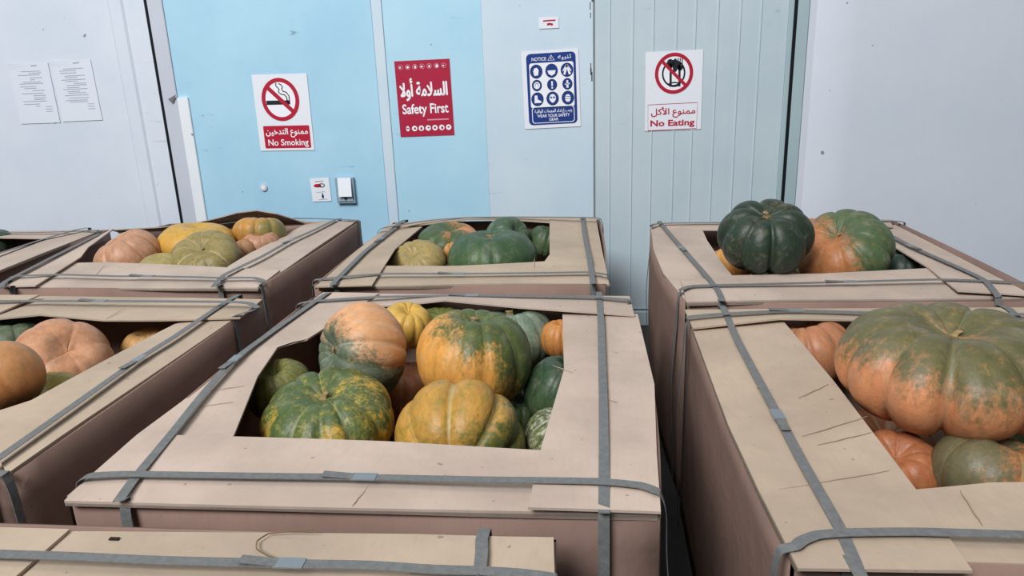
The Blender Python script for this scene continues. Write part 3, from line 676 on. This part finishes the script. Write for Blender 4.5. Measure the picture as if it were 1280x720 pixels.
# lower layer that carries the heaps, glimpsed in the gaps
low = []
for i, (A_, B_) in enumerate((((150, 92, 56), (120, 96, 56)), ((62, 80, 46), (96, 92, 50)), ((170, 112, 60), (140, 96, 52)))):
    me = pumpkin_mesh('pumpkin', 0.155, 0.135, 10, 0.12, 300 + i, nseg=60, nlat=24); me.materials.append(rind('rind', A_, B_, 0.155, seed=50 + i)); low.append(me)
cnt = 0
for o in [o for o in COL.objects if o.name.startswith('pumpkin_carton')]:
    x0, x1, y0, y1 = o['ext']
    if y0 < 0.5: continue
    short = {0: 'centre', 1: 'back centre', 2: 'near left', 3: 'back left', 4: 'far left', 5: 'back right', 6: 'near right'}[cnt]; cnt += 1
    if cnt not in (1, 3, 7): continue
    for i in range(3):
        for j in range(3):
            k = bpy.data.objects.new('pumpkin', low[(i + j * 2 + cnt) % 3]); COL.objects.link(k)
            k.location = (x0 + (x1 - x0) * (i + 0.5) / 3, y0 + (y1 - y0) * (j + 0.5) / 3, 0.30); k.rotation_euler = (0.1 * i, 0.1 * j, i + 2.0 * j)
            tag(k, 'shaded pumpkin of the lower layer under the heap in the ' + short + ' carton', 'pumpkin', 'lower layer pumpkins in the ' + short + ' carton')

# ------------------------------------------------------------------ lettering and signs
FORMS = {  # isolated, final, initial, medial
 'ا': ('\ufe8d', '\ufe8e', None, None), 'أ': ('\ufe83', '\ufe84', None, None), 'إ': ('\ufe87', '\ufe88', None, None), 'ب': ('\ufe8f', '\ufe90', '\ufe91', '\ufe92'), 'ة': ('\ufe93', '\ufe94', None, None),
 'ت': ('\ufe95', '\ufe96', '\ufe97', '\ufe98'), 'ج': ('\ufe9d', '\ufe9e', '\ufe9f', '\ufea0'), 'خ': ('\ufea5', '\ufea6', '\ufea7', '\ufea8'), 'د': ('\ufea9', '\ufeaa', None, None), 'ر': ('\ufead', '\ufeae', None, None),
 'س': ('\ufeb1', '\ufeb2', '\ufeb3', '\ufeb4'), 'ع': ('\ufec9', '\ufeca', '\ufecb', '\ufecc'), 'ق': ('\ufed5', '\ufed6', '\ufed7', '\ufed8'), 'ك': ('\ufed9', '\ufeda', '\ufedb', '\ufedc'), 'ل': ('\ufedd', '\ufede', '\ufedf', '\ufee0'),
 'م': ('\ufee1', '\ufee2', '\ufee3', '\ufee4'), 'ن': ('\ufee5', '\ufee6', '\ufee7', '\ufee8'), 'ه': ('\ufee9', '\ufeea', '\ufeeb', '\ufeec'), 'و': ('\ufeed', '\ufeee', None, None), 'ي': ('\ufef1', '\ufef2', '\ufef3', '\ufef4'), 'ء': ('\ufe80', '\ufe80', None, None),
 'X': ('\ufefb', '\ufefc', None, None), 'Y': ('\ufef7', '\ufef8', None, None)}
def shape_ar(s):
    s = s.replace('لا', 'X').replace('لأ', 'Y'); out = []
    for i, ch in enumerate(s):
        if ch not in FORMS: out.append(ch); continue
        prev = i > 0 and s[i - 1] in FORMS and FORMS[s[i - 1]][2] is not None
        nxt = i + 1 < len(s) and s[i + 1] in FORMS and FORMS[ch][2] is not None and s[i + 1] != 'ء'
        f = FORMS[ch]; out.append(f[3] if prev and nxt else f[1] if prev else f[2] if nxt else f[0])
    return ''.join(reversed(out))

class Sign:
    """flat printed sheet on the wall; drawing coordinates a right, b down, in the units given by (aw, bh)"""
    def __init__(s, name, label, cat, corners, aw, bh, mat, group=None, y=0.003, thick=0.0012, curl=0.0):
        tl, tr, br_, bl = [W(*c) for c in corners]
        s.w = ((tr - tl).length + (br_ - bl).length) / 2; s.h = ((bl - tl).length + (br_ - tr).length) / 2
        d = ((tr - tl) + (br_ - bl)) / 2; ang = math.atan2(d.z, d.x); c = (tl + tr + br_ + bl) / 4
        s.root = empty(name, (0, 0, 0)); s.aw, s.bh = aw, bh; s.th = thick; s.curl = curl
        R = Matrix.Rotation(-ang, 4, 'Y')
        s.root.matrix_world = Matrix.Translation(Vector((c.x, WALL_Y - y, c.z))) @ R @ Matrix.Translation(Vector((0, 0, -s.h / 2)))
        tag(s.root, label, cat, group)
        V = []; Fc = []; n = 10
        for lay in (0, 1):
            for i in range(n + 1):
                for j in range(n + 1):
                    u, v = i / n, j / n
                    cz = curl * max(0, v - 0.9) * 10 * (1 - u) ** 2
                    V.append(((u - 0.5) * s.w, -(1 - lay) * thick - cz, v * s.h))
        m = n + 1; N = m * m
        for i in range(n):
            for j in range(n):
                q = (i * m + j, (i + 1) * m + j, (i + 1) * m + j + 1, i * m + j + 1); Fc.append(q); Fc.append(tuple(N + k for k in q[::-1]))
            for q in ((i * m, N + i * m, N + (i + 1) * m, (i + 1) * m), (i * m + n, (i + 1) * m + n, N + (i + 1) * m + n, N + i * m + n),
                      (i, i + 1, N + i + 1, N + i), (n * m + i, N + n * m + i, N + n * m + i + 1, n * m + i + 1)): Fc.append(q)
        s.sheet = mesh_obj('sheet', V, Fc, mat, s.root)
    def loc(s, a, b, lay):
        u, v = a / s.aw, 1 - b / s.bh
        return ((u - 0.5) * s.w, -s.th - 0.0004 * lay - s.curl * max(0, v - 0.9) * 10 * (1 - u) ** 2, v * s.h)
    def poly(s, name, L, mat, lay=1):
        V = [s.loc(a, b, lay) for a, b in L]
        return mesh_obj(name, V, [tuple(range(len(V)))], mat, s.root)
    def ell(s, name, a, b, ra, rb, mat, lay=1, n=40):
        return s.poly(name, [(a + ra * math.cos(2 * math.pi * i / n), b + rb * math.sin(2 * math.pi * i / n)) for i in range(n)], mat, lay)
    def rrect(s, name, a0, b0, a1, b1, r, mat, lay=1):
        L = []
        for ca, cb, t0 in ((a1 - r, b1 - r, 0), (a0 + r, b1 - r, 90), (a0 + r, b0 + r, 180), (a1 - r, b0 + r, 270)):
            for k in range(7):
                t = math.radians(t0 + 15 * k); L.append((ca + r * math.cos(t), cb + r * math.sin(t)))
        return s.poly(name, L, mat, lay)
    def strip(s, name, C, wid, mat, lay=1, closed=False):
        V = []; Fc = []; n = len(C)
        for i in range(n):
            p = Vector(C[(i - 1) % n] if closed or i else C[0]); q = Vector(C[(i + 1) % n] if closed or i < n - 1 else C[-1])
            d = (q - p).normalized(); nn = Vector((-d.y, d.x)); c = Vector(C[i])
            for sg in (-1, 1):
                e = c + nn * sg * wid / 2; V.append(s.loc(e.x, e.y, lay))
        for i in range(n if closed else n - 1):
            j = (i + 1) % n; Fc.append((2 * i, 2 * j, 2 * j + 1, 2 * i + 1))
        return mesh_obj(name, V, Fc, mat, s.root)
    def ring(s, name, a, b, ra, rb, wid, mat, lay=1, n=48):
        return s.strip(name, [(a + ra * math.cos(2 * math.pi * i / n), b + rb * math.sin(2 * math.pi * i / n)) for i in range(n)], wid, mat, lay, True)
    def text(s, body, a0, b0, a1, b1, mat, lay=2, bold=0.0, arabic=False, name='lettering'):
        """lettering fitted into the rectangle a0,b0 - a1,b1"""
        cu = bpy.data.curves.new('t', 'FONT'); cu.body = shape_ar(body) if arabic else body
        cu.resolution_u = 3; cu.offset = 0.0 if arabic else bold; cu.fill_mode = 'FRONT'
        to = bpy.data.objects.new('t', cu); COL.objects.link(to)
        bpy.context.view_layer.update()
        dg = bpy.context.evaluated_depsgraph_get()
        me = bpy.data.meshes.new_from_object(to.evaluated_get(dg))
        bpy.data.objects.remove(to); bpy.data.curves.remove(cu)
        xs = [v.co.x for v in me.vertices]; ys = [v.co.y for v in me.vertices]
        x0, x1, y0, y1 = min(xs), max(xs), min(ys), max(ys)
        for v in me.vertices:
            a = a0 + (v.co.x - x0) / (x1 - x0) * (a1 - a0); b = b1 - (v.co.y - y0) / (y1 - y0) * (b1 - b0)
            v.co = s.loc(a, b, lay)
        if arabic and bold:                                    # heavier strokes: the same outline laid again a hair to each side
            e = 0.9 * (b1 - b0) * bold / s.bh * s.h
            V0 = [v.co.copy() for v in me.vertices]; F0 = [tuple(p.vertices) for p in me.polygons]; V = []; Fc = []
            for i, (dx, dz) in enumerate(((0, 0), (e, 0), (-e, 0), (0, e), (0, -e))):
                n = len(V); V += [(v.x + dx, v.y - 0.00002 * i, v.z + dz) for v in V0]; Fc += [tuple(n + k for k in f) for f in F0]
            bpy.data.meshes.remove(me); me = bpy.data.meshes.new(name); me.from_pydata(V, [], Fc)
        me.materials.clear(); me.materials.append(mat); me.name = name
        o = bpy.data.objects.new(name, me); COL.objects.link(o); o.parent = s.root
        return o
PAPER = flat_mat('white_paper', (226, 230, 238), 0.45, 0.3)
PAPER2 = flat_mat('notice_paper', (216, 223, 233), 0.6, 0.3)
RED = flat_mat('sign_red', (176, 26, 54), 0.5, 0.3)
CRIM = flat_mat('poster_crimson', (168, 30, 62), 0.5, 0.3)
NAVY = flat_mat('sign_navy', (24, 56, 128), 0.5, 0.3)
INK = flat_mat('sign_black', (28, 32, 40), 0.5, 0.3)
WPR = flat_mat('print_white', (236, 238, 244), 0.5, 0.3)
GREYI = flat_mat('faint_print', (156, 163, 177), 0.6, 0.2)
SIG = 'safety signs on the blue wall'

# No Smoking (crop coordinates 660x720 of the sign, sheet 80..545 x 70..650)
s = Sign('no_smoking_sign', 'white No Smoking sign with red band and crossed out cigarette', 'sign', [(315, 93), (385, 92), (392, 187), (326, 189)], 430, 580, PAPER, SIG)
s.ell('plate_disc', 205, 190, 128, 143, WPR, 1)
s.rrect('cigarette', 92, 196, 278, 228, 3, INK, 2)
for i, L in enumerate(([(258, 196), (254, 170), (238, 154), (214, 150), (196, 134), (204, 112), (190, 98), (180, 84), (184, 66)], [(276, 196), (274, 162), (256, 136), (232, 128), (224, 112), (232, 98), (222, 80), (204, 70)])):
    s.strip('smoke', L, 8, INK, 2)
s.strip('cigarette_tip', [(262, 200), (262, 226)], 6, INK, 2); s.strip('cigarette_tip', [(276, 200), (276, 226)], 6, INK, 2)
s.strip('prohibition_bar', [(112, 96), (298, 284)], 32, RED, 3)
s.ring('prohibition_ring', 205, 190, 132, 147, 30, RED, 4)
s.rrect('caption_panel', 42, 388, 408, 562, 10, RED, 1)
s.text('ممنوع التدخين', 60, 408, 392, 478, WPR, 2, 0.02, True)
s.text('No Smoking', 70, 492, 390, 556, WPR, 2, 0.012)
# Safety First (sheet 80..525 x 85..660)
s = Sign('safety_first_poster', 'crimson Safety First poster with white lettering', 'poster', [(494, 77), (562, 73), (568, 169), (500, 171)], 420, 570, CRIM, SIG)
s.text('السلامة أولا', 26, 132, 388, 296, WPR, 2, 0.025, True)
s.text('Safety First', 32, 322, 388, 420, WPR, 2, 0.02)
for i in range(7):
    a = 44 + i * 55
    s.ring('pictogram', a, 46, 17, 17, 3, flat_mat('pale_pink', (214, 150, 166), 0.5) if i == 0 else bpy.data.materials['pale_pink'], 1, 20)
    s.ell('pictogram', a + (i % 3 - 1) * 3, 48, 7 + (i % 2) * 3, 6 + (i % 3) * 3, WPR, 2, 10)
for i in range(7):
    a = 62 + i * 53
    s.ell('pictogram', a, 508, 21 if i else 13, 21, WPR, 1, 20)
    s.ell('pictogram', a + (i % 2) * 3, 506 + (i % 3) * 2, 9, 6 + (i % 3) * 3, CRIM, 2, 10)
s.strip('small_print', [(220, 446), (385, 446)], 9, flat_mat('pink_print', (222, 150, 170), 0.5), 1)
# Notice, safety gear (sheet 450x720 crop: 45..385 x 225..680)
s = Sign('safety_gear_notice', 'white and navy notice with nine round protective gear symbols', 'sign', [(651, 65), (722, 60), (727, 158), (657, 161)], 330, 450, PAPER, SIG)
s.rrect('navy_border', 26, 16, 312, 430, 26, NAVY, 1)
s.rrect('white_field', 42, 70, 298, 330, 14, WPR, 2)
s.rrect('white_outline', 46, 326, 296, 420, 16, WPR, 2); s.rrect('caption_panel', 50, 330, 292, 416, 14, NAVY, 3)
s.text('NOTICE', 58, 38, 142, 58, WPR, 2, 0.01)
s.strip('warning_triangle', [(170, 28), (152, 58), (190, 58)], 4, WPR, 2, True); s.strip('exclamation', [(170, 38), (170, 52)], 4, WPR, 2)
s.text('تنبيه', 210, 30, 286, 60, WPR, 2, 0.01, True)
s.text('يجب إرتداء المهمات الواقية', 62, 338, 282, 366, WPR, 4, 0.01, True)
s.text('WEAR YOUR SAFETY', 76, 368, 268, 386, WPR, 4, 0.01); s.text('GEAR', 146, 391, 200, 408, WPR, 4, 0.01)
for r in range(3):
    for c in range(3):
        a = 82 + c * 89; b_ = 118 + r * 80; ra = 36 if r != 1 else 29
        s.ell('gear_symbol', a, b_, ra - 2, ra + 2, NAVY, 3, 28); s.ring('symbol_rim', a, b_, ra - 1, ra + 3, 2.5, INK, 4, 28)
        k = r * 3 + c
        if k == 0: s.poly('glove', [(a - 12, b_ + 24), (a - 18, b_), (a - 12, b_ - 18), (a + 4, b_ - 22), (a + 14, b_ - 8), (a + 10, b_ + 22)], WPR, 5)
        elif k == 1: s.poly('helmet', [(a - 24, b_ - 2), (a + 24, b_ - 2), (a + 18, b_ + 18), (a, b_ + 28), (a - 18, b_ + 18)], WPR, 5)
        elif k == 2:
            s.strip('overall', [(a, b_ - 28), (a - 16, b_ + 26)], 12, WPR, 5); s.strip('overall', [(a, b_ - 28), (a + 16, b_ + 26)], 12, WPR, 5); s.strip('overall', [(a - 24, b_ + 6), (a - 8, b_ - 20), (a + 8, b_ - 20), (a + 24, b_ + 6)], 6, WPR, 5)
        elif k == 3: s.ring('ear_muff', a, b_, 15, 17, 7, WPR, 5, 20); s.ell('face', a, b_ + 2, 9, 12, WPR, 5, 14)
        elif k == 4: s.strip('exclamation', [(a, b_ - 20), (a, b_ + 8)], 9, WPR, 5); s.ell('exclamation', a, b_ + 18, 5, 5, WPR, 5, 12)
        elif k == 5: s.ell('head', a, b_ - 16, 6, 6, WPR, 5, 12); s.strip('harness', [(a, b_ - 10), (a, b_ + 22)], 12, WPR, 5); s.strip('harness', [(a - 15, b_ + 2), (a + 15, b_ - 2)], 5, WPR, 5)
        elif k == 6: s.poly('boot', [(a - 16, b_ - 22), (a, b_ - 22), (a + 2, b_ + 2), (a + 22, b_ + 12), (a + 22, b_ + 22), (a - 18, b_ + 22)], WPR, 5)
        elif k == 7: s.ell('face', a, b_ - 2, 19, 24, WPR, 5, 20); s.ell('lens', a - 8, b_ - 6, 6, 6, NAVY, 6, 12); s.ell('lens', a + 8, b_ - 6, 6, 6, NAVY, 6, 12); s.ell('respirator', a, b_ + 16, 9, 9, WPR, 6, 14)
        else: s.ell('face', a, b_ + 2, 17, 22, WPR, 5, 20); s.rrect('goggles', a - 22, b_ - 8, a + 22, b_ + 6, 6, NAVY, 6); s.rrect('goggles', a - 17, b_ - 5, a + 17, b_ + 3, 3, WPR, 7)
# No Eating (sheet 90..540 x 80..680)
s = Sign('no_eating_sign', 'white No Eating sign with crossed out cutlery', 'sign', [(806, 65), (880, 62), (875, 161), (807, 164)], 440, 590, PAPER, SIG)
s.ell('plate_disc', 220, 164, 138, 142, WPR, 1)
s.ring('plate', 218, 164, 84, 92, 13, INK, 2)
for a, hw in ((194, 22), (262, 20)):
    s.strip('cutlery', [(a, 90), (a + 2, 262)], 17, INK, 3)
s.ell('spoon', 190, 92, 27, 34, INK, 3); s.ell('knife', 228, 106, 20, 50, INK, 3)
for k in (-16, 0, 16): s.strip('fork_tine', [(266 + k, 54), (266 + k, 122)], 8, INK, 3)
s.ell('fork', 266, 126, 22, 20, INK, 3)
s.ring('plate', 222, 246, 40, 14, 10, INK, 2)
s.strip('prohibition_bar', [(126, 70), (314, 258)], 24, RED, 4)
s.ring('prohibition_ring', 220, 164, 134, 138, 26, RED, 5)
s.strip('caption_frame', [(22, 392), (408, 388), (404, 584), (24, 588)], 5, RED, 1, True)
s.text('ممنوع الأكل', 48, 412, 392, 494, RED, 2, 0.02, True)
s.text('No Eating', 42, 510, 388, 572, RED, 2, 0.03)
# small labels
s = Sign('small_label', 'tiny white label with red writing above the navy gear notice', 'label', [(674, 22), (698, 21), (699, 35), (674, 36)], 100, 60, PAPER)
s.strip('red_print', [(20, 20), (52, 18), (84, 18)], 8, RED, 1); s.strip('red_print', [(40, 40), (52, 36), (70, 41)], 12, RED, 1)
s = Sign('small_notice', 'small white notice with red symbol beside the switch', 'notice', [(388, 223), (412, 222), (414, 251), (391, 252)], 240, 280, PAPER)
s.strip('print_line', [(60, 42), (170, 36)], 12, GREYI, 1); s.ell('red_symbol', 86, 90, 50, 22, RED, 1, 20); s.ring('black_symbol', 140, 88, 36, 20, 10, INK, 2, 20)
s.strip('print_line', [(60, 170), (170, 165)], 7, GREYI, 1); s.ell('figure', 136, 222, 14, 26, INK, 1, 16); s.ell('figure', 136, 190, 8, 10, INK, 1, 12); s.strip('print_line', [(80, 258), (190, 255)], 8, GREYI, 1)
for cn, lb in (([(11, 80), (63, 78), (73, 153), (26, 155)], 'left one of two white printed pages taped to the wall'), ([(64, 77), (114, 74), (128, 150), (78, 152)], 'right one of two white printed pages taped to the wall')):
    s = Sign('printed_page', lb, 'paper', cn, 210, 297, PAPER2, 'printed pages on the white panel', curl=0.003)
    rr = random.Random(lb)
    s.strip('print_line', [(118, 14), (150, 13)], 5, GREYI, 1)
    b_ = 40
    for i in range(17):
        a0 = 40 + rr.choice([0, 0, 20, 60]); a1 = 165 + rr.choice([0, 0, -10, -40]); s.strip('print_line', [(a0, b_), (a1, b_)], 3.2, GREYI, 1); b_ += rr.choice([8, 9, 11, 14])
    for i in range(3): s.strip('print_line', [(150, 215 + i * 12), (185, 215 + i * 12)], 3, GREYI, 1)
# switch box with a paper cover
p0, p1 = W(420, 220), W(446, 255); cx_, cz_ = (p0.x + p1.x) / 2, (p0.z + p1.z) / 2; hw, hh = 0.052, 0.070
sw = empty('switch_box', (cx_, WALL_Y, cz_ - hh)); tag(sw, 'grey switch box with white paper cover on the blue panel', 'switch')
V, Fc = box_vf(-hw, hw, -0.022, 0.0, 0, 2 * hh); mesh_obj('housing', V, Fc, flat_mat('switch_grey', (134, 158, 170), 0.4), sw)
V, Fc = box_vf(-hw * 0.8, hw * 0.8, -0.028, -0.022, 0.012, 0.062); mesh_obj('face_plate', V, Fc, flat_mat('switch_face', (150, 172, 182), 0.4), sw)
V = [(-0.014, -0.040, 0.042), (0.014, -0.040, 0.042), (0.0, -0.036, 0.020), (-0.014, -0.028, 0.042), (0.014, -0.028, 0.042), (0.0, -0.028, 0.020)]
mesh_obj('switch_lever', V, [(0, 2, 1), (3, 4, 5), (0, 1, 4, 3), (1, 2, 5, 4), (2, 0, 3, 5)], INK, sw)
V = [(-0.036, -0.030, 2 * hh + 0.002), (0.040, -0.030, 2 * hh + 0.002), (0.042, -0.046, 0.040), (-0.032, -0.046, 0.040)]
V += [(a, b + 0.001, c) for a, b, c in V]
mesh_obj('paper_cover', V, [(0, 1, 2, 3)[::-1], (4, 5, 6, 7), (0, 1, 5, 4), (1, 2, 6, 5), (2, 3, 7, 6), (3, 0, 4, 7)], PAPER, sw)
